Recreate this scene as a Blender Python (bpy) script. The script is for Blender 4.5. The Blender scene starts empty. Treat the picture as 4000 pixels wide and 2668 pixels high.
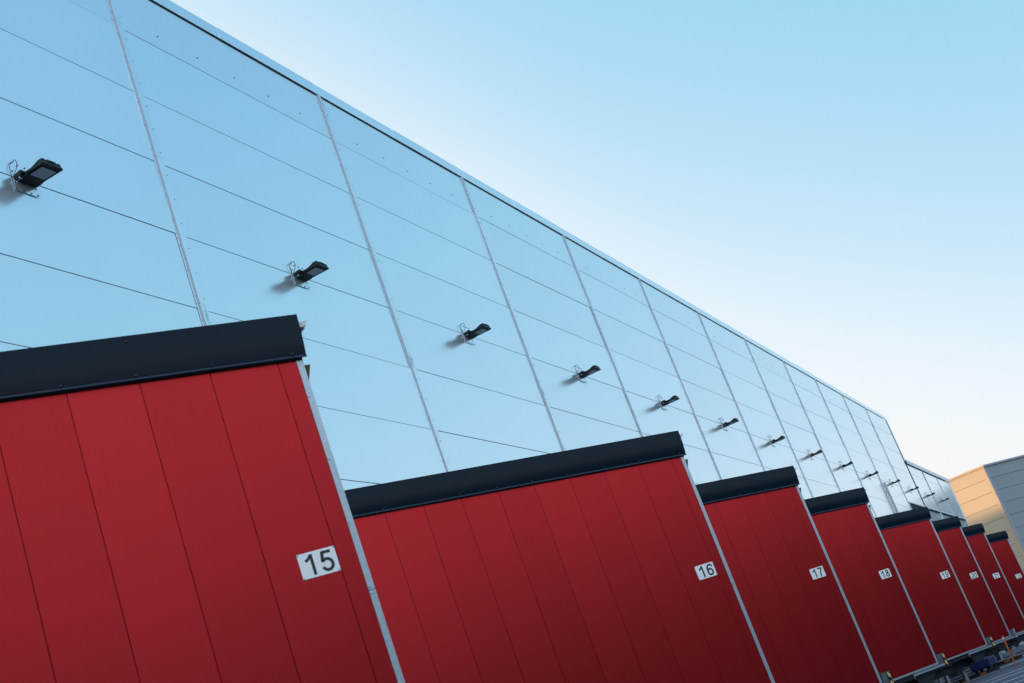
import bpy, math, random
from mathutils import Vector, Matrix
random.seed(7)
R = math.radians
sc = bpy.context.scene
col = sc.collection

# ------------------------------------------------------------------ camera
GZ = 0.81                      # eye height above the yard
CAM = Vector((-15.099, -9.676, GZ))
yaw, pitch, roll = 0.349505498, 0.315725260, -0.356773563
fwd = Vector((math.cos(yaw)*math.cos(pitch), math.sin(yaw)*math.cos(pitch), math.sin(pitch)))
rt0 = Vector((math.sin(yaw), -math.cos(yaw), 0)); up0 = rt0.cross(fwd)
rt = rt0*math.cos(roll) + up0*math.sin(roll); up = -rt0*math.sin(roll) + up0*math.cos(roll)
cd = bpy.data.cameras.new('camera'); cam = bpy.data.objects.new('camera', cd); col.objects.link(cam)
cam.matrix_world = Matrix(((rt.x, up.x, -fwd.x, CAM.x), (rt.y, up.y, -fwd.y, CAM.y), (rt.z, up.z, -fwd.z, CAM.z), (0, 0, 0, 1)))
cd.sensor_width = 36; cd.lens = 36*5374.2/4000; cd.clip_end = 5000; cd.clip_start = 0.05
cd.dof.use_dof = True; cd.dof.focus_distance = 24; cd.dof.aperture_fstop = 3.5
sc.camera = cam

# ------------------------------------------------------------------ world and sun
SUN_AZ, SUN_EL = R(142), R(3.3)      # low sun behind the warehouse; azimuth measured from +X (along the facade)
w = bpy.data.worlds.new('World'); sc.world = w; w.use_nodes = True
nt = w.node_tree; nt.nodes.clear()
out = nt.nodes.new('ShaderNodeOutputWorld'); bg = nt.nodes.new('ShaderNodeBackground')
sky = nt.nodes.new('ShaderNodeTexSky'); sky.sky_type = 'NISHITA'; sky.sun_disc = False
sky.sun_elevation = SUN_EL; sky.sun_rotation = R(90)-SUN_AZ
sky.air_density = 1.0; sky.dust_density = 0.6; sky.ozone_density = 3.0; sky.altitude = 0
def vscale(sock, k):
    n_ = nt.nodes.new('ShaderNodeVectorMath'); n_.operation = 'SCALE'; n_.inputs['Scale'].default_value = k
    nt.links.new(sock, n_.inputs[0]); return n_.outputs[0]
# clear evening sky: pale near the horizon and towards the glow behind the warehouse, deeper blue the other way
tcw = nt.nodes.new('ShaderNodeTexCoord'); dt = nt.nodes.new('ShaderNodeVectorMath'); dt.operation = 'DOT_PRODUCT'
dt.inputs[1].default_value = (0.0, -.515, .857)
sxy = nt.nodes.new('ShaderNodeSeparateXYZ'); nt.links.new(tcw.outputs['Generated'], sxy.inputs[0])
smx = nt.nodes.new('ShaderNodeMath'); smx.operation = 'SMOOTH_MAX'; smx.inputs[1].default_value = -.07; smx.inputs[2].default_value = .12
nt.links.new(sxy.outputs[1], smx.inputs[0])
ex1 = nt.nodes.new('ShaderNodeMath'); ex1.operation = 'SUBTRACT'; ex1.inputs[1].default_value = .20; nt.links.new(sxy.outputs[1], ex1.inputs[0])
ex2 = nt.nodes.new('ShaderNodeMath'); ex2.operation = 'SMOOTH_MAX'; ex2.inputs[1].default_value = 0; ex2.inputs[2].default_value = .10; nt.links.new(ex1.outputs[0], ex2.inputs[0])
ex3 = nt.nodes.new('ShaderNodeMath'); ex3.operation = 'ADD'; nt.links.new(ex2.outputs[0], ex3.inputs[0]); nt.links.new(smx.outputs[0], ex3.inputs[1])
cxy = nt.nodes.new('ShaderNodeCombineXYZ'); nt.links.new(ex3.outputs[0], cxy.inputs[1]); nt.links.new(sxy.outputs[2], cxy.inputs[2])
nt.links.new(cxy.outputs[0], dt.inputs[0])
rp = nt.nodes.new('ShaderNodeValToRGB'); cr = rp.color_ramp; cr.interpolation = 'B_SPLINE' if False else 'LINEAR'
def lin(c): return tuple(((v/255+.055)/1.055)**2.4 if v/255 > .04045 else v/255/12.92 for v in c)
def s2(c): return (*lin(c), 1)
stops = [(-.5, (255, 244, 228)), (-.1, (252, 250, 246)), (.02, (252, 249, 243)), (.07, (247, 251, 252)), (.11, (239, 248, 254)), (.16, (223, 241, 253)), (.20, (206, 234, 251)), (.25, (189, 227, 249)), (.30, (175, 221, 247)), (.36, (162, 216, 242)), (.47, (140, 199, 234)), (.62, (114, 178, 221)), (1.0, (98, 162, 212))]
while len(cr.elements) < len(stops): cr.elements.new(.5)
for e, (t_, c_) in zip(cr.elements, stops): e.position = (t_+.5)/1.5; e.color = s2(c_)
mrw = nt.nodes.new('ShaderNodeMapRange'); mrw.inputs[1].default_value = -.5; mrw.inputs[2].default_value = 1.0
nt.links.new(dt.outputs['Value'], mrw.inputs[0]); nt.links.new(mrw.outputs[0], rp.inputs[0])
tint = nt.nodes.new('ShaderNodeMix'); tint.data_type = 'RGBA'; tint.inputs['Factor'].default_value = .98
nt.links.new(sky.outputs[0], tint.inputs[6]); nt.links.new(vscale(rp.outputs[0], 1/.12), tint.inputs[7])
# unseen sky behind the camera: added wide, smooth glow that brightens faces turned there
dt2 = nt.nodes.new('ShaderNodeVectorMath'); dt2.operation = 'DOT_PRODUCT'; dt2.inputs[1].default_value = (-.68, -.55, .48)
nt.links.new(tcw.outputs['Generated'], dt2.inputs[0])
m2 = nt.nodes.new('ShaderNodeMapRange'); m2.interpolation_type = 'SMOOTHSTEP'
m2.inputs[1].default_value = -.05; m2.inputs[2].default_value = 1; m2.inputs[3].default_value = 0; m2.inputs[4].default_value = 1
nt.links.new(dt2.outputs['Value'], m2.inputs[0])
gs = nt.nodes.new('ShaderNodeCombineXYZ')
for i_, k_ in enumerate((6.0, 6.0, 6.1)):
    mm = nt.nodes.new('ShaderNodeMath'); mm.operation = 'MULTIPLY'; mm.inputs[1].default_value = k_; nt.links.new(m2.outputs[0], mm.inputs[0]); nt.links.new(mm.outputs[0], gs.inputs[i_])
addn = nt.nodes.new('ShaderNodeVectorMath'); addn.operation = 'ADD'
nt.links.new(tint.outputs[2], addn.inputs[0]); nt.links.new(gs.outputs[0], addn.inputs[1])
nt.links.new(addn.outputs[0], bg.inputs[0])
nt.links.new(bg.outputs[0], out.inputs[0])
bg.inputs[1].default_value = 0.12
sd = bpy.data.lights.new('sun', 'SUN'); sun = bpy.data.objects.new('sun', sd); col.objects.link(sun)
sd.energy = 5.0; sd.angle = R(1.4); sd.color = (1.0, 0.60, 0.28)
sdir = Vector((math.cos(SUN_EL)*math.cos(SUN_AZ), math.cos(SUN_EL)*math.sin(SUN_AZ), math.sin(SUN_EL)))
sun.rotation_euler = sdir.to_track_quat('Z', 'Y').to_euler(); sun.location = (40, 30, 40)
sc.view_settings.view_transform = 'Standard'; sc.view_settings.look = 'None'
sc.view_settings.exposure = 0; sc.view_settings.gamma = 1

# ------------------------------------------------------------------ materials
def mat(name, base, rough=.5, metal=0, spec=.5, var=0, vscale=3, bump=0, bscale=40, coat=0, emit=None):
    m = bpy.data.materials.new(name); m.use_nodes = True
    n = m.node_tree; p = n.nodes['Principled BSDF']
    p.inputs['Base Color'].default_value = (*base, 1); p.inputs['Roughness'].default_value = rough
    p.inputs['Metallic'].default_value = metal; p.inputs['Specular IOR Level'].default_value = spec
    p.inputs['Coat Weight'].default_value = coat; p.inputs['Coat Roughness'].default_value = .15
    tc = n.nodes.new('ShaderNodeTexCoord')
    if var:
        nz = n.nodes.new('ShaderNodeTexNoise'); nz.inputs['Scale'].default_value = vscale; nz.inputs['Detail'].default_value = 6
        n.links.new(tc.outputs['Object'], nz.inputs['Vector'])
        mr = n.nodes.new('ShaderNodeMapRange'); mr.inputs[1].default_value = .3; mr.inputs[2].default_value = .7
        mr.inputs[3].default_value = 1-var; mr.inputs[4].default_value = 1+var
        n.links.new(nz.outputs[0], mr.inputs[0])
        mx = n.nodes.new('ShaderNodeMix'); mx.data_type = 'RGBA'; mx.blend_type = 'MULTIPLY'; mx.inputs['Factor'].default_value = 1
        mx.inputs[6].default_value = (*base, 1); n.links.new(mr.outputs[0], mx.inputs[7]); n.links.new(mx.outputs[2], p.inputs['Base Color'])
        mr2 = n.nodes.new('ShaderNodeMapRange'); mr2.inputs[3].default_value = rough*.85; mr2.inputs[4].default_value = min(1, rough*1.15)
        n.links.new(nz.outputs[0], mr2.inputs[0]); n.links.new(mr2.outputs[0], p.inputs['Roughness'])
    if bump:
        b = n.nodes.new('ShaderNodeBump'); b.inputs['Strength'].default_value = bump; b.inputs['Distance'].default_value = .01
        nb = n.nodes.new('ShaderNodeTexNoise'); nb.inputs['Scale'].default_value = bscale; nb.inputs['Detail'].default_value = 3
        n.links.new(tc.outputs['Object'], nb.inputs['Vector']); n.links.new(nb.outputs[0], b.inputs['Height']); n.links.new(b.outputs[0], p.inputs['Normal'])
    return m

M = {}
M['white'] = mat('silver_metallic_wall_paint', (.77, .895, .965), .20, metal=.76, spec=.5, var=.012, vscale=.35, bump=.006, bscale=.5)
M['trim'] = mat('silver_metallic_trim_paint', (.60, .72, .82), .42, metal=.35, spec=.4)
M['ribside'] = mat('trim_rib_light_tone', (.42, .48, .58), .55, spec=.2)  # light falling on the rib's side face is put into its colour
M['joint'] = mat('dark_seal_and_gap_shade', (.006, .010, .016), .8)  # also colours the strips that stand for shade in gaps
M['core'] = mat('insulation_core_dark', (.01, .014, .02), .9)
M['navy'] = mat('navy_coated_sheet', (.0008, .011, .022), .26, spec=.12, var=.15, vscale=1.2, bump=.08, bscale=2.2)
M['navylip'] = mat('navy_coated_hem', (.006, .018, .042), .45, spec=.3)
M['galv'] = mat('galvanised_steel', (.40, .47, .53), .42, metal=.55, var=.10, vscale=38, bump=.06, bscale=120)
M['galvdark'] = mat('weathered_steel', (.13, .16, .18), .5, metal=.5, var=.3, vscale=6)
M['screw'] = mat('screw_head_steel', (.02, .03, .04), .6)
M['bright_screw'] = mat('zinc_screw_head', (.45, .5, .55), .3, metal=.8)
M['black'] = mat('black_coated_aluminium', (.003, .006, .010), .42, spec=.3)
M['cable'] = mat('black_rubber', (.004, .005, .006), .5)
M['lens'] = mat('frosted_lens', (.30, .35, .42), .25, spec=.6)
M['darksteel'] = mat('dark_painted_steel', (.004, .010, .018), .55, var=.25, vscale=3)
M['rubber'] = mat('black_rubber_bumper', (.006, .008, .010), .75)
M['asphalt'] = mat('yard_asphalt', (.066, .072, .11), .75, var=.22, vscale=4, bump=.3, bscale=60)
M['paint'] = mat('road_marking_paint', (.70, .74, .84), .6, var=.15, vscale=6)
M['sign'] = mat('white_plate_enamel', (.94, .94, .94), .22, spec=.7)
M['ink'] = mat('black_ink', (.004, .008, .012), .4)
M['yellow'] = mat('yellow_stripe_paint', (.80, .55, .22), .5)
M['orange'] = mat('orange_plastic', (.62, .13, .03), .45, var=.12, vscale=12)
M['amber'] = mat('amber_reflector', (.45, .17, .02), .4)
M['blue'] = mat('blue_machine_paint', (.003, .009, .10), .6)
M['gutter'] = mat('light_grey_gutter_metal', (.48, .48, .53), .35, metal=.35)
M['canvas'] = mat('olive_shelter_canvas', (.07, .055, .02), .8)
M['roofing'] = mat('roof_membrane', (.12, .13, .14), .8)
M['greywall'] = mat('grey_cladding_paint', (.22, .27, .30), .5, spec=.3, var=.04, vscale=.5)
M['endwall'] = mat('end_wall_warm_light', (.47, .385, .28), .6, spec=.1, var=.03, vscale=.5)  # orange sunlight on the end wall put partly into its colour
M['greytrim'] = mat('grey_trim_paint', (.24, .28, .34), .5, spec=.4)
M['poly'] = mat('greenish_translucent_cladding', (.30, .37, .36), .12, spec=.8, var=.08, vscale=1.0)
M['pipe'] = mat('downpipe_plastic', (.42, .42, .47), .45)
M['concrete'] = mat('plinth_concrete', (.16, .17, .19), .8, var=.15, vscale=3)

def per_piece_tone(m, k):
    n = m.node_tree; p = n.nodes['Principled BSDF']; inp = p.inputs['Base Color']
    oi = n.nodes.new('ShaderNodeObjectInfo'); mr = n.nodes.new('ShaderNodeMapRange'); mr.inputs[3].default_value = 1-k; mr.inputs[4].default_value = 1+k*.4
    n.links.new(oi.outputs['Random'], mr.inputs[0])
    mx = n.nodes.new('ShaderNodeMix'); mx.data_type = 'RGBA'; mx.blend_type = 'MULTIPLY'; mx.inputs['Factor'].default_value = 1
    if inp.is_linked: src = inp.links[0].from_socket; n.links.new(src, mx.inputs[6])
    else: mx.inputs[6].default_value = inp.default_value
    n.links.new(mr.outputs[0], mx.inputs[7]); n.links.new(mx.outputs[2], inp)
per_piece_tone(M['white'], .03); per_piece_tone(M['greywall'], .06); per_piece_tone(M['endwall'], .05)

# red cladding: fine diagonal emboss
def red_material():
    m = mat('red_metallic_cladding', (.37, .016, .021), .37, metal=.86, spec=.4)
    n = m.node_tree; p = n.nodes['Principled BSDF']; tc = n.nodes.new('ShaderNodeTexCoord')
    mp = n.nodes.new('ShaderNodeMapping'); mp.inputs['Rotation'].default_value = (0, R(38), 0)
    wv = n.nodes.new('ShaderNodeTexWave'); wv.inputs['Scale'].default_value = 22; wv.inputs['Distortion'].default_value = .3
    nz = n.nodes.new('ShaderNodeTexNoise'); nz.inputs['Scale'].default_value = 60
    ad = n.nodes.new('ShaderNodeMath'); ad.operation = 'ADD'
    b = n.nodes.new('ShaderNodeBump'); b.inputs['Strength'].default_value = .10; b.inputs['Distance'].default_value = .003
    n.links.new(tc.outputs['Object'], mp.inputs[0]); n.links.new(mp.outputs[0], wv.inputs[0]); n.links.new(tc.outputs['Object'], nz.inputs[0])
    n.links.new(wv.outputs['Fac'], ad.inputs[0]); n.links.new(nz.outputs[0], ad.inputs[1]); n.links.new(ad.outputs[0], b.inputs['Height']); n.links.new(b.outputs[0], p.inputs['Normal'])
    return m
M['redcore'] = mat('dark_red_joint', (.17, .014, .020), .6)
M['red'] = red_material(); per_piece_tone(M['red'], .10)

# ------------------------------------------------------------------ mesh helpers
class MB:
    def __init__(s): s.v = []; s.f = []; s.m = []; s.mats = []; s.cur = 0
    def use(s, m):
        if m not in s.mats: s.mats.append(m)
        s.cur = s.mats.index(m); return s
    def poly(s, pts, faces):
        b = len(s.v); s.v += [tuple(p) for p in pts]
        for f in faces: s.f.append([b+i for i in f]); s.m.append(s.cur)
        return s
    def box(s, x0, x1, y0, y1, z0, z1):
        return s.poly([(x, y, z) for x in (x0, x1) for y in (y0, y1) for z in (z0, z1)],
                      [(0, 1, 3, 2), (4, 6, 7, 5), (0, 4, 5, 1), (2, 3, 7, 6), (0, 2, 6, 4), (1, 5, 7, 3)])
    def prism(s, prof, fn, a, b):
        """profile (list of 2D points) swept from a to b; fn(p, t) gives the 3D point"""
        n = len(prof); P = [fn(p, a) for p in prof] + [fn(p, b) for p in prof]
        F = [(i, (i+1) % n, n+(i+1) % n, n+i) for i in range(n)] + [tuple(range(n-1, -1, -1)), tuple(range(n, 2*n))]
        return s.poly(P, F)
    def sheet(s, prof, fn, a, b):
        n = len(prof); P = [fn(p, a) for p in prof] + [fn(p, b) for p in prof]
        return s.poly(P, [(i, i+1, n+i+1, n+i) for i in range(n-1)])
    def cyl(s, p0, p1, r0, r1=None, n=10, cap=True):
        p0, p1 = Vector(p0), Vector(p1); r1 = r0 if r1 is None else r1
        d = (p1-p0).normalized(); a = d.orthogonal().normalized(); c = d.cross(a)
        P = []
        for q, r in ((p0, r0), (p1, r1)):
            for i in range(n):
                t = 2*math.pi*i/n; P.append(q + a*math.cos(t)*r + c*math.sin(t)*r)
        F = [(i, (i+1) % n, n+(i+1) % n, n+i) for i in range(n)]
        if cap: F += [tuple(range(n-1, -1, -1)), tuple(range(n, 2*n))]
        return s.poly(P, F)
    def tube(s, pts, r, n=6):
        pts = [Vector(p) for p in pts]; a = None; P = []
        for i, p in enumerate(pts):
            d = (pts[min(i+1, len(pts)-1)]-pts[max(i-1, 0)]).normalized()
            a = d.orthogonal().normalized() if a is None else (a-d*a.dot(d)).normalized(); c = d.cross(a)
            P += [p+a*math.cos(2*math.pi*k/n)*r+c*math.sin(2*math.pi*k/n)*r for k in range(n)]
        F = [(i*n+k, i*n+(k+1) % n, (i+1)*n+(k+1) % n, (i+1)*n+k) for i in range(len(pts)-1) for k in range(n)]
        F += [tuple(range(n-1, -1, -1)), tuple(range((len(pts)-1)*n, len(pts)*n))]
        return s.poly(P, F)
    def mesh(s, name):
        me = bpy.data.meshes.new(name); me.from_pydata(s.v, [], s.f)
        for m in s.mats: me.materials.append(M[m])
        me.polygons.foreach_set('material_index', s.m); me.validate(); me.update()
        import bmesh
        bm = bmesh.new(); bm.from_mesh(me); bmesh.ops.recalc_face_normals(bm, faces=bm.faces); bm.to_mesh(me); bm.free()
        return me
def link(name, me, parent=None, loc=(0, 0, 0), rotz=0, smooth=False, kind=None, label=None):
    o = bpy.data.objects.new(name, me); col.objects.link(o); o.parent = parent; o.location = loc; o.rotation_euler = (0, 0, rotz)
    if kind: o['kind'] = kind
    if label: o['label'] = label
    return o
def build(mb, name, parent=None, smooth=False, bevel=0, seg=1, **k):
    me = mb.mesh(name)
    if smooth:
        for p in me.polygons: p.use_smooth = True
    if bevel:
        import bmesh
        bm = bmesh.new(); bm.from_mesh(me)
        bmesh.ops.bevel(bm, geom=[e for e in bm.edges if len(e.link_faces) == 2 and e.calc_face_angle(0) > .6], offset=bevel, segments=seg, affect='EDGES')
        bm.to_mesh(me); bm.free()
    return link(name, me, parent, **k)
def thing(name, label, cat, loc=(0, 0, 0), rotz=0, group=None):
    o = bpy.data.objects.new(name, None); col.objects.link(o); o.location = loc; o.rotation_euler = (0, 0, rotz)
    o.empty_display_size = .3; o['label'] = label; o['category'] = cat
    if group: o['group'] = group
    return o
def copy_tree(o, parent=None, loc=None, label=None):
    c = o.copy(); col.objects.link(c); c.parent = parent
    if loc is not None: c.location = loc
    if label: c['label'] = label
    for ch in list(o.children): copy_tree(ch, c)
    return c

# ------------------------------------------------------------------ ground
g = MB().use('asphalt'); g.poly([(-500, -600, 0), (900, -600, 0), (900, 600, 0), (-500, 600, 0)], [(0, 1, 2, 3)])
ground = build(g, 'ground', kind='structure')
W2 = lambda x, y: (CAM.x+x, CAM.y+y)
for k, (x, y0, y1, wd) in enumerate([(27.4, 0.5, 9.2, .10), (30.0, .5, 9.3, .10), (33.4, .5, 9.3, .10), (36.1, .5, 9.3, .10), (46.0, .5, 9.4, .12), (46.9, .5, 9.4, .10), (53.0, .5, 9.4, .12), (53.9, .5, 9.4, .10), (60.4, .5, 9.4, .12), (61.4, .5, 9.4, .12)]):
    a = MB().use('paint'); X, Y = W2(x, y0)
    wd += .03
    a.box(X-wd/2, X+wd/2, Y, CAM.y+y1, .004, .008)
    build(a, 'painted_line', ground, kind='structure')
kb = MB().use('concrete'); X, Y = W2(42.4, 0); kb.box(X-.08, X+.08, CAM.y+.5, CAM.y+9.3, 0.005, .05)
build(kb, 'kerb_strip', ground, kind='structure')

# ------------------------------------------------------------------ warehouse walls
A = GZ+12.569                  # height of the topmost horizontal panel joint
PH, PL, TW = 1.2, 6.003, .236
G = .0042                      # half joint
def omega_piece(z0, z1, X, parent, name='joint_cover'):
    prof = [(.0, .0), (0, .003), (.040, .0035), (.054, .028), (.068, .029), (.10, .024), (.19, .004), (.20, .0035), (TW, .003), (TW, 0)]
    mb = MB().use('white')
    mb.prism(prof, lambda p, t: (X+p[0], -.004-p[1], t), z0, z1)
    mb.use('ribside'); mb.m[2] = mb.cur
    o = build(mb, name, parent)
    sc_ = MB().use('screw'); z = z0+.12
    while z < z1-.05:
        for dx in (.02, .222): sc_.cyl((X+dx, -.006, z), (X+dx, -.0125, z), .0075, .006, 6)
        z += .405
    build(sc_, 'screws', o, kind='stuff')
    return o
def shared_panel(w_, h_, name='wall_panel', m='white', t=.02, ch=.0022):
    """a cladding panel lying in x,z with its face at y=0 and chamfered edges"""
    mb = MB().use(m)
    P = [(ch, 0, ch), (w_-ch, 0, ch), (w_-ch, 0, h_-ch), (ch, 0, h_-ch), (0, ch, 0), (w_, ch, 0), (w_, ch, h_), (0, ch, h_), (0, t, 0), (w_, t, 0), (w_, t, h_), (0, t, h_)]
    F = [(0, 1, 2, 3)] + [(a, b, b+4, a+4) for a, b in ((0, 1), (1, 2), (2, 3))] + [(3, 0, 4, 7)] + [(a+4, b+4, b+8, a+8) for a, b in ((0, 1), (1, 2), (2, 3))] + [(7, 4, 8, 11), (11, 10, 9, 8)]
    mb.poly(P, F); return mb.mesh(name)

tall = thing('tall_warehouse', 'tall pale blue-white clad warehouse wall rising behind the red dock houses', 'warehouse', (0, 0, 0))
TALL_X1 = 66.47
core = MB().use('core'); core.box(-150, TALL_X1-.02, .018, 100, .3, A+.99)
build(core, 'wall_core', tall)
pl = MB().use('concrete'); pl.box(-150, TALL_X1-.02, .0, .017, 0, .35); build(pl, 'plinth', tall)
full = shared_panel(PL-TW+.02-.0, PH-2*G)
rows = [(A-PH*(k+1), PH) for k in range(10)]
LINT = A-4.5                    # underside of the wall above the recessed cladding
for i in range(-2, 11):
    X0 = i*PL+TW-.01
    wd = PL-TW+.02
    if i == 10 and False: pass
    for k, (z, h) in enumerate(rows):
        if i == 10 and z < LINT: continue
        o = link('wall_panel', full, tall, (X0, 0, z+G)); o.rotation_euler = (random.uniform(-.0035, .0035), 0, random.uniform(-.0006, .0006))
    top = shared_panel(wd, .982-G, 'top_wall_panel')
    if i != 10 or True: link('top_wall_panel', top, tall, (X0, 0, A+G))
low = shared_panel(wd, .60, 'lower_wall_panel')
for i in range(-2, 10): link('lower_wall_panel', low, tall, (i*PL+TW-.01, 0, .36))
# partial panel right above the recess
pp = shared_panel(wd, A-3*PH-(LINT+.09)-2*G, 'short_wall_panel')
link('short_wall_panel', pp, tall, (10*PL+TW-.01, 0, LINT+.09+G))
for i in range(-1, 11):
    zs = [A+1.0, A+.098] + [A+.098-2.41*k for k in range(1, 5)] + [2.2, .37]
    for a, b in zip(zs[1:], zs[:-1]):
        if i == 10 and a < LINT: a = LINT+.0
        if b <= a: continue
        omega_piece(a, b-.004, i*PL, tall)
m = MB().use('white'); m.box(-150, -2*PL-.02, 0, .0175, .36, A+.95); build(m, 'outer_wall_sheet', tall)
# end cover at the corner of the tall wall
ec = MB().use('trim'); ec.box(TALL_X1-.12, TALL_X1, -.03, .30, A-1.6, A+.99); build(ec, 'corner_cover', tall, bevel=.004)
# eave shadow painted as a dark strip; parapet flashing in lapped lengths
sg = MB().use('joint'); sg.box(-150, TALL_X1, -.002, .017, A+.983, A+1.006); build(sg, 'eave_shade_strip', tall)
f = MB().use('trim'); f.box(-150, -12.01, -.07, .3, A+1.0, A+1.23); build(f, 'parapet_flashing', tall)
x = -12; k = 0
while x < TALL_X1:
    x1 = min(x+3.0, TALL_X1+.06); dz = (k % 2)*.004
    f = MB().use('trim')
    f = MB().use('white')
    prof = [(.30, .235+dz), (-.027-dz, .225+dz), (-.027-dz, -.004), (-.022, -.006), (-.018, 0), (-.018, .20), (.30, .20)]
    f.prism(prof, lambda p, t: (t, p[0], A+1.01+p[1]), x, x1-.002)
    build(f, 'parapet_flashing', tall); x += 3.0; k += 1
rf = MB().use('roofing'); rf.box(-150, TALL_X1-.02, .31, 100, A+1.0, A+1.15); build(rf, 'roof', tall)
# visible row of fixing screws of the top panels
ts = MB().use('screw')
for i in range(-2, 11):
    for j in range(1, 6):
        xx = i*PL+.09+j*.9995+.01
        ts.cyl((xx, 0, A+.25), (xx, -.009, A+.25), .012, .010, 8)
build(ts, 'screws', tall, kind='stuff')
# downpipe
dp = MB().use('pipe'); dp.cyl((54.29, -.09, .3), (54.29, -.09, A-3.78), .06, n=12)
dpo = build(dp, 'downpipe', tall, smooth=False)
for z in (A-4.3, A-6.5, A-9):
    c_ = MB().use('galv'); c_.cyl((54.29, -.09, z), (54.29, -.09, z+.05), .068, n=12); c_.box(54.27, 54.31, -.06, 0, z, z+.05); build(c_, 'pipe_clamp', dpo)

# ------------------------------------------------------------------ lower warehouse that carries on the same wall plane
LX0, LX1 = TALL_X1+.01, 84.10
EV = A-1.78
lowb = thing('low_warehouse', 'lower pale warehouse wing joined to the far end of the tall wall', 'warehouse')
c2 = MB().use('core'); c2.box(LX0, LX1-.01, .018, 30, LINT+.09, EV+.02); build(c2, 'wall_core', lowb)
sp = [(LX0, 72.04), (72.04, 78.04), (78.04, LX1)]
for a, b in sp:
    for z0, z1 in ((A-2*PH, EV-.03), (A-3*PH, A-2*PH), (LINT+.09, A-3*PH)):
        p_ = shared_panel(b-a-TW, z1-z0-2*G); link('wall_panel', p_, lowb, (a+TW if a != LX0 else a+.12, 0, z0+G))
for x in (72.04, 78.04): omega_piece(LINT+.0, EV-.005, x, lowb)
oe = MB().use('trim'); oe.box(LX1-.14, LX1, -.03, .3, LINT, EV); build(oe, 'corner_cover', lowb, bevel=.004)
e2 = MB().use('joint'); e2.box(LX0, LX1, -.003, .017, EV-.025, EV+.01); build(e2, 'eave_shade_strip', lowb)  # dark strip painted as the eave shadow of the low wing
x = LX0
while x < LX1:
    x1 = min(x+3, LX1+.05); f = MB().use('trim')
    f.prism([(.3, .26), (-.07, .25), (-.07, 0), (-.055, 0), (-.055, .2), (.3, .2)], lambda p, t: (t, p[0], EV+.015+p[1]), x, x1-.003)
    build(f, 'parapet_flashing', lowb); x += 3
rf = MB().use('roofing'); rf.box(LX0, LX1-.02, .31, 30, EV, EV+.15); build(rf, 'roof', lowb)
# recess with translucent boards between white posts
BX0 = 10*PL+TW
lf = MB().use('trim'); lf.prism([(.3, 0), (-.03, 0), (-.03, .03), (-.012, .035), (-.012, .085), (.017, .085), (.3, .05)], lambda p, t: (t, p[0], LINT+p[1]), BX0-.02, LX1)
build(lf, 'lintel_flashing', lowb)
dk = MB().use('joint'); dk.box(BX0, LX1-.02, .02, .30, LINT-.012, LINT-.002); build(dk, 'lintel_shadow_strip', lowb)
back = MB().use('core'); back.box(BX0-.2, LX1-.02, .33, 2, 0, LINT-.05); build(back, 'recess_back', lowb)
bd = MB().use('poly'); bd.prism([(0, 0), (.015, -.03), (.215, -.03), (.23, 0), (.485, 0), (.485, .02), (0, .02)], lambda p, t: (p[0], .30+p[1], t), 0.4, LINT-.045)
bme = bd.mesh('cladding_board')
bd2 = MB().use('poly'); bd2.box(0, .495, .10, .12, .4, LINT-.014); bme = bd2.mesh('cladding_board')
x = BX0+.05
while x < LX1-.6:
    link('cladding_board', bme, lowb, (x, 0, 0)); x += .505
for x in (BX0+.0, 66.1, 71.95, 77.95, LX1-.24):
    p_ = MB().use('trim'); p_.box(x, x+.22, -.008, .27, .0, LINT-.003); build(p_, 'post', lowb, bevel=.006)

# ------------------------------------------------------------------ far building
FB = Vector((113.8, -.4, 0)); FTOP = GZ+14.32
far = thing('grey_warehouse', 'far grey warehouse closing the yard, its narrow end wall lit warm orange', 'warehouse', FB)
ud = Vector((math.cos(R(-33)), math.sin(R(-33)), 0)); 
def rowz():
    z = GZ+13.05; r_ = [(z, FTOP-.18)]
    while z > 1.2: r_.append((z-1.2, z)); z -= 1.2
    return r_
fcore = MB().use('core'); Lr = 50
b = ud*Lr; c = b+Vector((6, 40, 0)); d_ = Vector((.02, 30, 0))
P = [Vector((.05, .03, 0)), b+Vector((0, .05, 0)), c, d_+Vector((.05, 0, 0))]
fcore.poly([p for p in P]+[p+Vector((0, 0, FTOP-.2)) for p in P], [(0, 1, 5, 4), (1, 2, 6, 5), (2, 3, 7, 6), (3, 0, 4, 7), (4, 5, 6, 7)])
build(fcore, 'wall_core', far)
cache = {}
for z0, z1 in rowz():
    key = round(z1-z0, 3)
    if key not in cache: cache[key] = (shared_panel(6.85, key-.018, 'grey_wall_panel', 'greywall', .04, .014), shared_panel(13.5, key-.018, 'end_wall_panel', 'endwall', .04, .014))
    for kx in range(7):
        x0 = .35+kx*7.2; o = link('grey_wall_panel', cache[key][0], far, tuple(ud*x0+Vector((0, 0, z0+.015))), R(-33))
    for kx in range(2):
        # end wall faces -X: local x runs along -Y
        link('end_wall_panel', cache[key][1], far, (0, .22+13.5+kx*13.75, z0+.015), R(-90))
def rbox(mb, x0, x1, y0, y1, z0, z1, an):
    ca, sa = math.cos(an), math.sin(an); f = lambda x, y, z: (x*ca-y*sa, x*sa+y*ca, z)
    mb.poly([f(x, y, z) for x in (x0, x1) for y in (y0, y1) for z in (z0, z1)], [(0, 1, 3, 2), (4, 6, 7, 5), (0, 4, 5, 1), (2, 3, 7, 6), (0, 2, 6, 4), (1, 5, 7, 3)])
for kx in range(1, 7):
    t_ = MB().use('greytrim'); rbox(t_, kx*7.2, kx*7.2+.33, -.03, .03, .3, FTOP-.2, R(-33)); build(t_, 'joint_cover', far)
t_ = MB().use('greytrim'); rbox(t_, -.02, .33, -.05, .02, .3, FTOP-.19, R(-33)); build(t_, 'corner_cover', far)
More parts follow.
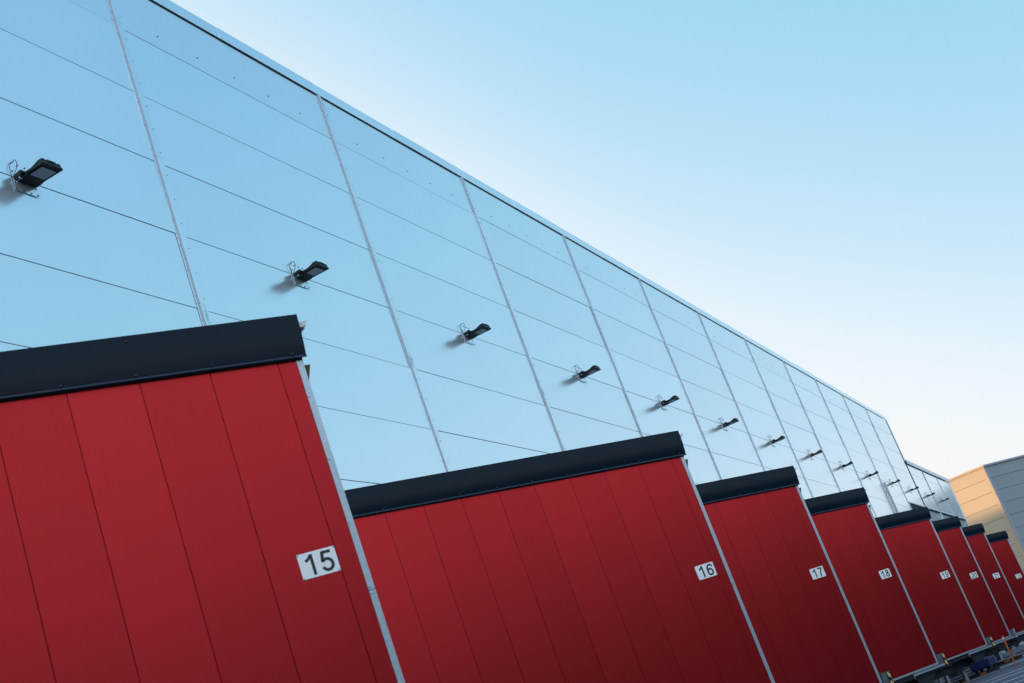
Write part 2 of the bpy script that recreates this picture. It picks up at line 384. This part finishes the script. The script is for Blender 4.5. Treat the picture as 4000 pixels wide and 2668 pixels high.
t_ = MB().use('endwall'); t_.box(-.06, .03, .0, .26, .3, FTOP-.19); build(t_, 'corner_cover', far)  # end trim shares the warm colour that stands for sunlight
t_ = MB().use('greytrim'); rbox(t_, -.02, Lr, -.14, .12, FTOP-.17, FTOP, R(-33)); build(t_, 'roof_edge_flashing', far)
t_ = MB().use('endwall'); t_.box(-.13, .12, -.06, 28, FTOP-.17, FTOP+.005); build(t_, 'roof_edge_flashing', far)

# unseen barrier added behind the camera; its dark reflection shades the lower red panels
opp = thing('unseen_reflection_barrier', 'added tall dark board fence, unseen behind the camera, darkening reflections in the red panels', 'fence', (0, -20.5, 0))
M['slate'] = mat('dark_reflection_boards', (.018, .020, .022), .7, var=.2, vscale=2)
m = MB().use('slate'); m.box(.01, 3.99, 0, .05, .05, .80); bme_ = m.mesh('board')
m = MB().use('galvdark'); m.box(-.08, .08, -.1, .12, 0, 6.6); pme_ = m.mesh('post')
for i in range(-30, 30):
    link('post', pme_, opp, (4.0*i, 0, 0))
    for k in range(8): link('board', bme_, opp, (4.0*i, .0, .81*k))

# ------------------------------------------------------------------ wall floodlights
def make_floodlight():
    t = thing('wall_floodlight', '', 'floodlight', group='floodlights along the pale wall')
    mp = MB().use('white'); mp.box(-.2, .2, -.013, -.010, -.2, .2); plate = build(mp, 'mounting_plate', t)
    bl = MB().use('ink')
    for x, z in [(-.18, -.18), (-.065, -.18), (.06, -.18), (.17, -.18), (-.18, -.08), (.16, -.09), (-.18, .18), (-.07, .18), (.05, .18), (.17, .18), (-.18, .07)]:
        bl.cyl((x, -.013, z), (x, -.026, z), .0085, .008, 8)
    build(bl, 'bolts', plate, kind='stuff')
    br = MB().use('black'); br.box(-.185, .185, -.022, -.0135, -.052, -.004)
    for s in (-1, 1):
        prof = [(.014, .0), (.014, -.05), (.10, -.055), (.155, -.035), (.16, .0), (.14, .02), (.12, .02)]
        br.prism(prof, lambda p, q: (q, -p[0], p[1]), s*.185-.004, s*.185+.004)
    br.box(-.12, .185, -.088, -.014, -.058, -.053)
    build(br, 'bracket', t)
    kn = MB().use('black')
    for s in (-1, 1): kn.cyl((s*.172, -.135, -.012), (s*.200, -.135, -.012), .030, .026, 14)
    build(kn, 'knuckle', t)
    prof = [(.082, -.058), (.47, -.064), (.476, -.052), (.470, -.030), (.455, -.004), (.435, .012), (.41, .018), (.385, .012), (.34, -.004), (.29, -.019), (.235, -.023), (.19, -.020), (.165, -.012), (.15, .010), (.13, .016), (.11, .006), (.10, -.02)]
    ho = MB().use('black'); ho.prism(prof, lambda p, q: (q, -p[0], p[1]), -.168, .168)
    h = build(ho, 'housing', t, bevel=.004)
    fn = MB().use('black')
    for k in range(11):
        x = -.07+k*.014; fn.box(x-.003, x+.003, -.466, -.375, -.008, .024)
    for k in range(5):
        for s in (-1, 1):
            x = s*(.105+k*.012); fn.box(x-.003, x+.003, -.460, -.39, -.01, .021)
    build(fn, 'cooling_fins', h, kind='stuff')
    ln = MB().use('lens'); ln.box(-.130, .130, -.412, -.200, -.0675, -.0615); build(ln, 'lens', h, bevel=.002)
    rim = MB().use('black')
    for a in ((-.137, -.127, -.417, -.193), (.127, .137, -.417, -.193)): rim.box(a[0], a[1], a[2], a[3], -.071, -.0615)
    rim.box(-.127, .127, -.417, -.407, -.071, -.0615); rim.box(-.127, .127, -.203, -.193, -.071, -.0615)
    build(rim, 'lens_rim', h)
    cb = MB().use('cable')
    pts = []
    for k in range(15):
        u = k/14
        pts.append((-.135+.0*u-.035*u, -.012-.07*math.sin(math.pi*min(1, u*1.05))**.8, .215+.02*math.sin(math.pi*u*2.2)*(1-u)-.215*u**1.7))
    cb.tube(pts, .0045, 6); build(cb, 'cable', t, smooth=True)
    gl = MB().use('galv'); gl.cyl((-.135, 0, .215), (-.135, -.022, .215), .014, .012, 10); build(gl, 'cable_gland', t)
    return t
ordn = ['first', 'second', 'third', 'fourth', 'fifth', 'sixth', 'seventh', 'eighth', 'ninth', 'tenth', 'eleventh', 'twelfth', 'thirteenth', 'fourteenth']
LZ = A-3*PH
extra = {0: 'nearest black floodlight, first from the left on the pale wall, above dock house 15',
         1: 'black floodlight second from the left, just above the end of dock house 15',
         2: 'black floodlight third from the left, above the left half of dock house 16',
         3: 'black floodlight fourth from the left, above the right half of dock house 16',
         12: 'black floodlight on the low wing, second from its right end', 13: 'last and smallest black floodlight at the right end of the low wing',
         11: 'black floodlight on the low wing just right of the tall corner'}
fl = make_floodlight(); fl.location = (-2.89, 0, LZ); fl['label'] = extra[0]
for i in range(1, 14):
    x = -2.89+6.003*i
    copy_tree(fl, None, (x, 0, LZ), extra.get(i, f'black floodlight on the pale wall, {ordn[i]} from the left in the row'))

# ------------------------------------------------------------------ dock houses
S45 = math.sqrt(.5)
K = .548
HX = [-12.8, 0, 18.23, 31.1, 43.9, 61.85, 74.56, 87.5, 104.3]
SL = .0692
ZB = lambda x: 3.93+(.235-x)*SL      # underside line of the navy cap (house base z = 0)
PT = 3.9                             # panels run up behind the cap
def red_panel(x0, x1, lip=False):
    mb = MB().use('red'); ch = .003; t = .03
    z0 = .0; za, zb = ZB(x0)+.12, ZB(x1)+.12
    P = [(x0+ch, 0, z0+.001), (x1-ch, 0, z0+.001), (x1-ch, 0, zb), (x0+ch, 0, za), (x0, ch, z0), (x1, ch, z0), (x1, ch, zb), (x0, ch, za), (x0, t, z0), (x1, t, z0), (x1, t, zb), (x0, t, za)]
    F = [(0, 1, 2, 3)] + [(a, b, b+4, a+4) for a, b in ((0, 1), (1, 2), (2, 3))] + [(3, 0, 4, 7)] + [(a+4, b+4, b+8, a+8) for a, b in ((0, 1), (1, 2), (2, 3))] + [(7, 4, 8, 11), (11, 10, 9, 8)]
    mb.poly(P, F)
    if lip: mb.poly([(x1-.011, -.0003, .001), (x1-.005, -.0042, .001), (x1-.0035, .001, .001), (x1-.011, -.0003, zb), (x1-.005, -.0042, zb), (x1-.0035, .001, zb)], [(0, 1, 4, 3), (1, 2, 5, 4), (0, 3, 5, 2)])
    return mb
WID = 3.4; BACK = 6.12
def make_house():
    t = thing('dock_house', '', 'dock house', group='red dock houses set askew along the warehouse wall')
    gj = .0008
    xs = [.156] + [-K*k for k in range(0, 12)]
    for k in range(len(xs)-1):
        build(red_panel(xs[k+1]+gj, xs[k]-gj), 'side_panel', t)
    build(red_panel(-BACK, xs[-1]-gj), 'side_panel', t) if xs[-1] > -BACK+.05 else None
    # insulated core, roof slab, far side
    m = MB().use('redcore')
    foot = [(.195, .028), (.195, WID), (-(BACK-WID), WID), (-BACK, .028)]
    m.poly([(x, y, .0) for x, y in foot]+[(x, y, ZB(x)+.12) for x, y in foot], [(0, 1, 5, 4), (1, 2, 6, 5), (2, 3, 7, 6), (3, 0, 4, 7), (3, 2, 1, 0), (4, 5, 6, 7)])
    build(m, 'wall_core', t)
    m = MB().use('roofing'); ft = [(.215, .06), (.215, WID-.03), (-(BACK-WID), WID-.03), (-BACK+.03, .06)]
    m.poly([(x, y, ZB(x)+.125) for x, y in ft]+[(x, y, ZB(x)+.30) for x, y in ft], [(0, 1, 5, 4), (1, 2, 6, 5), (2, 3, 7, 6), (3, 0, 4, 7), (3, 2, 1, 0), (4, 5, 6, 7)])
    build(m, 'roof', t)
    m = MB().use('red'); m.box(-(BACK-WID)+.0, .195, WID+.001, WID+.03, 0, ZB(.2)+.1); build(m, 'far_side_wall', t)
    m = MB().use('navy'); m.box(-(BACK-WID)+.0, .25, WID+.032, WID+.05, ZB(.2)+.0, ZB(.2)+.42); build(m, 'far_side_cap', t)
    # cap pieces with a bulging face and a small hem
    def capfn(p, x):  # p = (outward, height above ZB)
        return (x, -p[0], ZB(x)+p[1])
    N = 12; arc = []
    for i in range(N+1):
        u = i/N; z = .026+u*(.385-.026)
        o_ = .032+.020*math.sin(math.pi*(u*.85+.08))-.02*math.sin(math.pi*.08)
        arc.append((o_, z))
    hem = [(.046, -.002), (.033, .022)]
    seams = [.243, -1.085, -2.69, -4.30, -BACK]
    for k in range(4):
        a, b = seams[k+1], seams[k]
        mb = MB().use('navy'); e = .0015*(k % 2)
        outer = [(o_+e, z) for o_, z in arc]; inner = [(-.03, .385), (-.03, .03)]
        nn = len(outer)+len(inner)
        shear = lambda p, x: (x+(p[1])*SL*(1 if x > 0 else 1), -p[0], ZB(x)+p[1])
        mb.prism(outer+inner, shear, a, b-.001)
        cp = build(mb, 'roof_cap', t)
        hb = MB().use('navylip'); hb.prism([(hem[0][0]+e, hem[0][1]), (hem[1][0]+e, hem[1][1]), (hem[1][0]-.02, hem[1][1]+.003), (.002, hem[1][1]-.004), (hem[0][0]-.006+e, hem[0][1]-.003)], shear, a, b-.001)
        build(hb, 'cap_hem', cp)
        s_ = MB().use('screw')
        for x in [q for q in (.132, -.522, -1.115, -1.673, -2.74, -2.22, -3.3, -3.85, -4.4, -4.95, -5.5) if a < q < b]:
            s_.cyl((x, -.026, ZB(x)+.040), (x, -.047, ZB(x)+.038), .011, .009, 8)
        if k: s_.cyl((b+.03-.06, -.03, ZB(b)+.335), (b-.03, -.052, ZB(b)+.333), .011, .009, 8)
        build(s_, 'screws', cp, kind='stuff')
    ev = MB().use('joint'); ev.prism([(.002, -.012), (.026, -.012), (.026, .02), (.002, .02)], lambda p, x: (x, -p[0], ZB(x)+p[1]), -BACK, .205); build(ev, 'cap_seal', t)
    # corner flashing in two lengths
    for z0, z1 in ((.0, 1.945), (1.950, ZB(.2)-.005)):
        f = MB().use('galv')
        f.prism([(.154, -.002), (.154, -.005), (.207, -.006), (.209, .0), (.208, .09), (.205, .09), (.204, -.002)], lambda p, z: (p[0], p[1], z), z0, z1)
        o = build(f, 'corner_flashing', t)
        s_ = MB().use('bright_screw')
        for z in (.35, .70, 1.12, 1.54, 1.923, 1.974, 2.51, 3.05, 3.6):
            if z0 < z < z1: s_.cyl((.168, -.005, z), (.168, -.0135, z), .0085, .006, 8)
        build(s_, 'screws', o, kind='stuff')
    # front wall, door, shelter
    m = MB().use('red'); m.box(.1955, .2035, .10, .34, 0, 3.92); m.box(.1955, .2035, 3.06, WID-.002, 0, 3.92); m.box(.1955, .2035, .34, 3.06, 3.3, 3.92); build(m, 'front_wall', t)
    m = MB().use('greytrim')
    for k in range(5): m.box(.1957, .2, .36, 3.04, .02+k*.655, .66+k*.655)
    build(m, 'dock_door', t)
    m = MB().use('canvas'); m.prism([(.2095, 3.875), (.262, 3.872), (.2095, 3.73)], lambda p, y: (p[0], y, p[1]), .008, WID-.01); sh = build(m, 'shelter_canopy', t)
    for y0, y1 in ((.35, .9), (2.5, 3.05)):
        m = MB().use('canvas'); m.box(.21, .30, y0, y1, .0, 3.3); build(m, 'shelter_curtain', t)
    # gutter with end cap and strap
    gz = 4.262; gx = .292; r = .050
    m = MB().use('gutter'); n = 12
    prof = [(gx+r*math.cos(math.pi+math.pi*i/n), gz+r*math.sin(math.pi+math.pi*i/n)) for i in range(n+1)]
    prof_in = [(gx+(r-.003)*math.cos(-math.pi*i/n), gz+(r-.003)*math.sin(-math.pi*i/n)) for i in range(n+1)]
    m.prism(prof+prof_in, lambda p, y: (p[0], y, p[1]), .02, WID)
    gt = build(m, 'gutter', t)
    m = MB().use('gutter'); m.prism(prof, lambda p, y: (p[0], y, p[1]), .016, .020)
    m.cyl((gx+r, .015, gz+.002), (gx+r, WID, gz+.002), .007, n=8); m.cyl((gx, .010, gz-.018), (gx, .016, gz-.018), .008, n=8)
    build(m, 'gutter_end', gt)
    m = MB().use('galv')
    for y in (.08, 1.1, 2.2, 3.3):
        m.prism([(gx+r+.005, gz-.005), (gx+r+.009, gz-.007), (.212, gz-.165), (.206, gz-.160)], lambda p, q: (p[0], q, p[1]), y, y+.025)
        pr = [(gx+(r+.002)*math.cos(math.pi+math.pi*i/n), gz+(r+.002)*math.sin(math.pi+math.pi*i/n)) for i in range(n+1)]
        pr2 = [(gx+(r+.006)*math.cos(-math.pi*i/n), gz+(r+.006)*math.sin(-math.pi*i/n)) for i in range(n+1)]
        m.prism(pr+pr2, lambda p, q: (p[0], q, p[1]), y, y+.025)
    build(m, 'gutter_strap', gt)
    # underframe
    m = MB().use('galv'); m.prism([(-.006, -.045), (-.006, -.001), (.03, -.001), (.03, -.045)], lambda p, x: (x, p[0], p[1]), -BACK+.1, .204); build(m, 'sill_channel', t)
    m = MB().use('joint'); m.box(-BACK+.15, .19, .0, .1, -.062, -.046); build(m, 'sill_gap', t)
    m = MB().use('galv'); m.box(-.562, .345, -.004, .05, -.108, -.063); m.box(-.562, -.548, -.004, .05, -.165, -.109); build(m, 'edge_channel', t)
    m = MB().use('darksteel'); m.box(-BACK+.3, .30, .03, .06, -.155, -.063); m.box(-BACK+.5, .25, .06, WID-.1, -.13, -.05); build(m, 'floor_frame', t)
    m = MB().use('darksteel')
    m.prism([(-.53, -.15), (.10, -.15), (-.07, -.36), (-.40, -.36)], lambda p, y: (p[0], y, p[1]), .07, .085); build(m, 'gusset_plate', t)
    m = MB().use('rubber'); m.box(-.05, .66, .25, WID-.3, -.34, -.16); build(m, 'leveller_box', t, bevel=.01)
    m = MB().use('darksteel'); m.box(-1.9, -.35, .35, WID-.4, -.40, -.13); build(m, 'leveller_tray', t, bevel=.01)
    m = MB().use('darksteel'); m.prism([(.30, -.12), (.66, -.12), (.70, -.17), (.30, -.17)], lambda p, y: (p[0], y, p[1]), .2, WID-.25); build(m, 'leveller_lip', t)
    m = MB().use('rubber'); m.tube([(-.3, .2, -.3), (-.5, .18, -.42), (-.9, .2, -.45), (-1.4, .25, -.38), (-1.8, .3, -.3)], .018, 6); build(m, 'hydraulic_hose', t)
    for (px, py) in ((-.58, .51), (-.78, 2.9), (-2.6, .4), (-4.3, .35)):
        m = MB().use('galv')
        m.box(px-.05, px+.05, py-.006, py+.0, -GZ+.01, -.12); m.box(px-.05, px-.043, py, py+.09, -GZ+.01, -.12); m.box(px+.043, px+.05, py, py+.09, -GZ+.01, -.12)
        m.box(px-.10, px+.10, py-.06, py+.15, -GZ+.004, -GZ+.014)
        build(m, 'leg', t)
    # bumper guard at the corner
    return t
def add_guard(t, striped=True):
    m = MB().use('galvdark'); m.box(.240, .385, .02, .03, -.10, .165); m.box(.240, .255, .0, .12, -.10, .165); m.box(.255, .385, .03, .15, .155, .168)
    m.box(.300, .312, .012, .02, -.10, .165); gd = build(m, 'corner_guard', t)
    if striped:
        m = MB().use('ink'); m.box(.378, .428, -.006, .03, -.128, .176)
        st = build(m, 'striped_strip', gd)
        m = MB().use('yellow')
        for z in (-.115, .045):
            m.poly([(.3785, -.0075, z+.028), (.4275, -.0075, z), (.4275, -.0075, z+.075), (.3785, -.0075, z+.118)], [(0, 1, 2, 3)])
        build(m, 'yellow_stripes', st)
    else:
        m = MB().use('galv'); m.box(.378, .428, -.006, .03, -.128, .176); build(m, 'plain_strip', gd)
    m = MB().use('galv'); m.box(.428, .432, -.01, .03, -.135, .172); build(m, 'edge_strip', gd)

def digit(mb, ch, ox, oz, h, wd):
    """thick stroke numerals, drawn on centre lines; width .62 for height 1"""
    q = wd/h/2
    def arc(cx, cy, rx, ry, a0, a1, n=18): return [(cx+rx*math.cos(R(a0+(a1-a0)*i/n)), cy+ry*math.sin(R(a0+(a1-a0)*i/n))) for i in range(n+1)]
    T, B_ = 1-q, q; X0, X1 = q, .62-q
    S_ = {'0': [arc(.31, .5, .31-q, .5-q, 0, 360, 30)],
          '1': [[(.36, 0), (.36, 1)], [(.34, .95), (.28, .86), (.18, .77), (.05, .70)]],
          '2': [arc(.31, .70, .27-q*.6, .30-q, 165, -28, 18)+[(.10, B_+.02)], [(.04, B_), (.60, B_)]],
          '4': [[(.45, 0), (.45, 1)], [(.47, T+.02), (.05, .29), (.62, .29)]],
          '5': [[(.57, T), (.18, T), (.10, .48)], [(.105, .50)]+arc(.30, .335, .32-q, .335-q, 140, -160, 20)],
          '6': [arc(.32, .33, .30-q, .33-q, 0, 360, 26), arc(.38, .52, .36-q, .48-q, 183, 35, 16)],
          '7': [[(.03, T), (.60, T)], [(.57, T), (.42, .72), (.32, .48), (.25, .22), (.22, 0)]],
          '8': [arc(.31, .28, .29-q, .28-q, 0, 360, 26), arc(.31, .745, .25-q, .255-q, 0, 360, 24)],
          '9': [arc(.30, .67, .30-q, .33-q, 0, 360, 26), arc(.24, .48, .36-q, .48-q, 3, -145, 16)]}[ch]
    for st in S_:
        L, Rr = [], []
        for i, p in enumerate(st):
            a = Vector(st[max(0, i-1)]); b = Vector(st[min(len(st)-1, i+1)])
            closed = (Vector(st[0])-Vector(st[-1])).length < 1e-6 and len(st) > 4
            if closed and i in (0, len(st)-1): a, b = Vector(st[-2]), Vector(st[1])
            d = (b-a).normalized(); nrm = Vector((-d.y, d.x)); k = 1
            if 0 < i < len(st)-1:
                d1 = (Vector(p)-Vector(st[i-1])).normalized(); k = 1/max(.5, abs(Vector((-d1.y, d1.x)).dot(nrm)))
            L.append(Vector(p)+nrm*q*k); Rr.append(Vector(p)-nrm*q*k)
        f3 = lambda p, y: (ox+p[0]*h, y, oz+p[1]*h)
        n = len(st)
        P = [f3(p, -.0032) for p in L]+[f3(p, -.0032) for p in Rr]+[f3(p, -.0021) for p in L]+[f3(p, -.0021) for p in Rr]
        F = []
        for i in range(n-1):
            F += [(i, i+1, n+i+1, n+i), (2*n+i, 3*n+i, 3*n+i+1, 2*n+i+1), (i, 2*n+i, 2*n+i+1, i+1), (n+i, n+i+1, 3*n+i+1, 3*n+i)]
        mb.poly(P, F)

hp = make_house()
where = {14: 'red dock house marked 14, standing left of the nearest one outside the frame', 15: 'nearest red dock house, number 15, filling the lower left', 16: 'long red dock house marked 16 beside the nearest one',
         17: 'red dock house marked 17, third from the left, just past the long one', 18: 'red dock house marked 18, fourth from the left, before a wider gap',
         19: 'red dock house marked 19, with the blue cart just right of its foot', 20: 'red dock house marked 20 with an unstriped corner guard',
         21: 'narrow red dock house marked 21, last but one in the row', 22: 'farthest red dock house, marked 22, at the right edge'}
houses = []
pw = {14: 'on the dock house left of the frame', 15: 'on the nearest dock house, the largest plate', 16: 'on the long dock house, second largest plate', 17: 'on the middle dock house, third largest plate', 18: 'on the dock house fourth from the left', 19: 'on the dock house under the downpipe', 20: 'on the house behind the orange pole', 21: 'on the last dock house but one', 22: 'on the farthest dock house, the smallest plate'}
for i, hx in enumerate(HX):
    num = 14+i; loc = (CAM.x+(16.75+hx)*K, CAM.y+9.685*K, GZ)
    if i == 0: h_ = hp; h_.location = loc
    else: h_ = copy_tree(hp, None, loc)
    h_.rotation_euler = (0, 0, R(-45)); h_['label'] = where[num]; houses.append(h_)
for i, h_ in enumerate(houses):
    add_guard(h_, striped=(14+i) not in (20,))
    num = str(14+i); base = h_.location
    s = thing('number_sign', f'white plate numbered {num} ' + pw[14+i], 'sign', base, R(-45), None)
    dx, dz = (0, 0) if i == 1 else (0, -.014)
    s.location = Vector(base)+Vector((0, 0, 2.157+dz))+Vector((S45*-.308, -S45*-.308, 0))+Vector((-S45, -S45, 0))*.005
    m = MB().use('sign'); m.box(.0, .302, -.002, .001, 0, .202); build(m, 'plate', s)
    for k, (cx, dg) in enumerate(((.045 if num[0] == '1' else .052, num[0]), (.166, num[1]))):
        m = MB().use('ink'); digit(m, dg, cx, .018, .166, .0235); build(m, 'digit', s)
    m = MB().use('screw')
    for a, b in ((.009, .009), (.293, .009), (.009, .193), (.293, .193)): m.cyl((a, -.002, b), (a, -.006, b), .0045, n=8)
    build(m, 'screws', s, kind='stuff')

# ------------------------------------------------------------------ small yard things
def rel(x, y, z=0): return (CAM.x+x, CAM.y+y, z)
po = thing('marker_pole', 'thin orange marker pole with a white band standing in the yard', 'pole', rel(42.1, 4.56))
m = MB().use('orange'); m.cyl((0, 0, 0), (0, 0, .78), .022, .022, 12); build(m, 'lower_tube', po)
m = MB().use('sign'); m.cyl((0, 0, .78), (0, 0, .83), .0235, .0235, 12); build(m, 'white_band', po)
m = MB().use('orange'); m.cyl((0, 0, .83), (0, 0, .875), .022, .015, 12); build(m, 'tip', po)
m = MB().use('rubber'); m.cyl((0, 0, .001), (0, 0, .012), .07, .05, 14); build(m, 'foot', po)
def chock(x, y, lab, s=1):
    c = thing('wheel_stop', lab, 'wheel stop', rel(x, y), R(-80), 'rubber wheel stops in the yard')
    m = MB().use('rubber'); m.prism([(-.12, 0), (.12, 0), (.06, .11), (-.06, .11)], lambda p, q: (q, p[0], p[1]+.009), -.35*s, .35*s); build(m, 'block', c, bevel=.008)
    m = MB().use('amber'); m.poly([(-.27*s, -.112, .033), (-.06*s, -.112, .033), (-.06*s, -.075, .105), (-.27*s, -.075, .105)], [(0, 1, 2, 3)]); build(m, 'reflector', c)
chock(44.1, 5.58, 'black wheel stop with amber reflector, lowest and nearest of the four')
chock(44.7, 6.3, 'black wheel stop with amber reflector, just behind the nearest one', .8)
chock(50.9, 5.55, 'black wheel stop with amber reflector, beside the foot of the orange pole')
chock(51.6, 6.25, 'black wheel stop with amber reflector, behind the one by the orange pole', .8)
bx = thing('lift_cart', 'small blue wheeled lift cart in the gap between dock houses 19 and 20', 'cart', rel(47.1, 6.0), R(-3))
m = MB().use('blue'); m.prism([(-.62, .17), (.62, .17), (.62, .36), (.5, .42), (-.62, .42)], lambda p, q: (p[0], q, p[1]), -.3, .3); build(m, 'body', bx, bevel=.01)
m = MB().use('rubber'); m.box(-.1, .25, -.303, -.29, .19, .30); build(m, 'hatch', bx)
for x in (-.45, .45):
    for y in (-.22, .22):
        m = MB().use('rubber'); m.cyl((x, y-.04, .115), (x, y+.04, .115), .11, n=14); build(m, 'wheel', bx)
m = MB().use('galv'); m.box(.62, .68, -.2, .2, .18, .5); build(m, 'handle', bx)
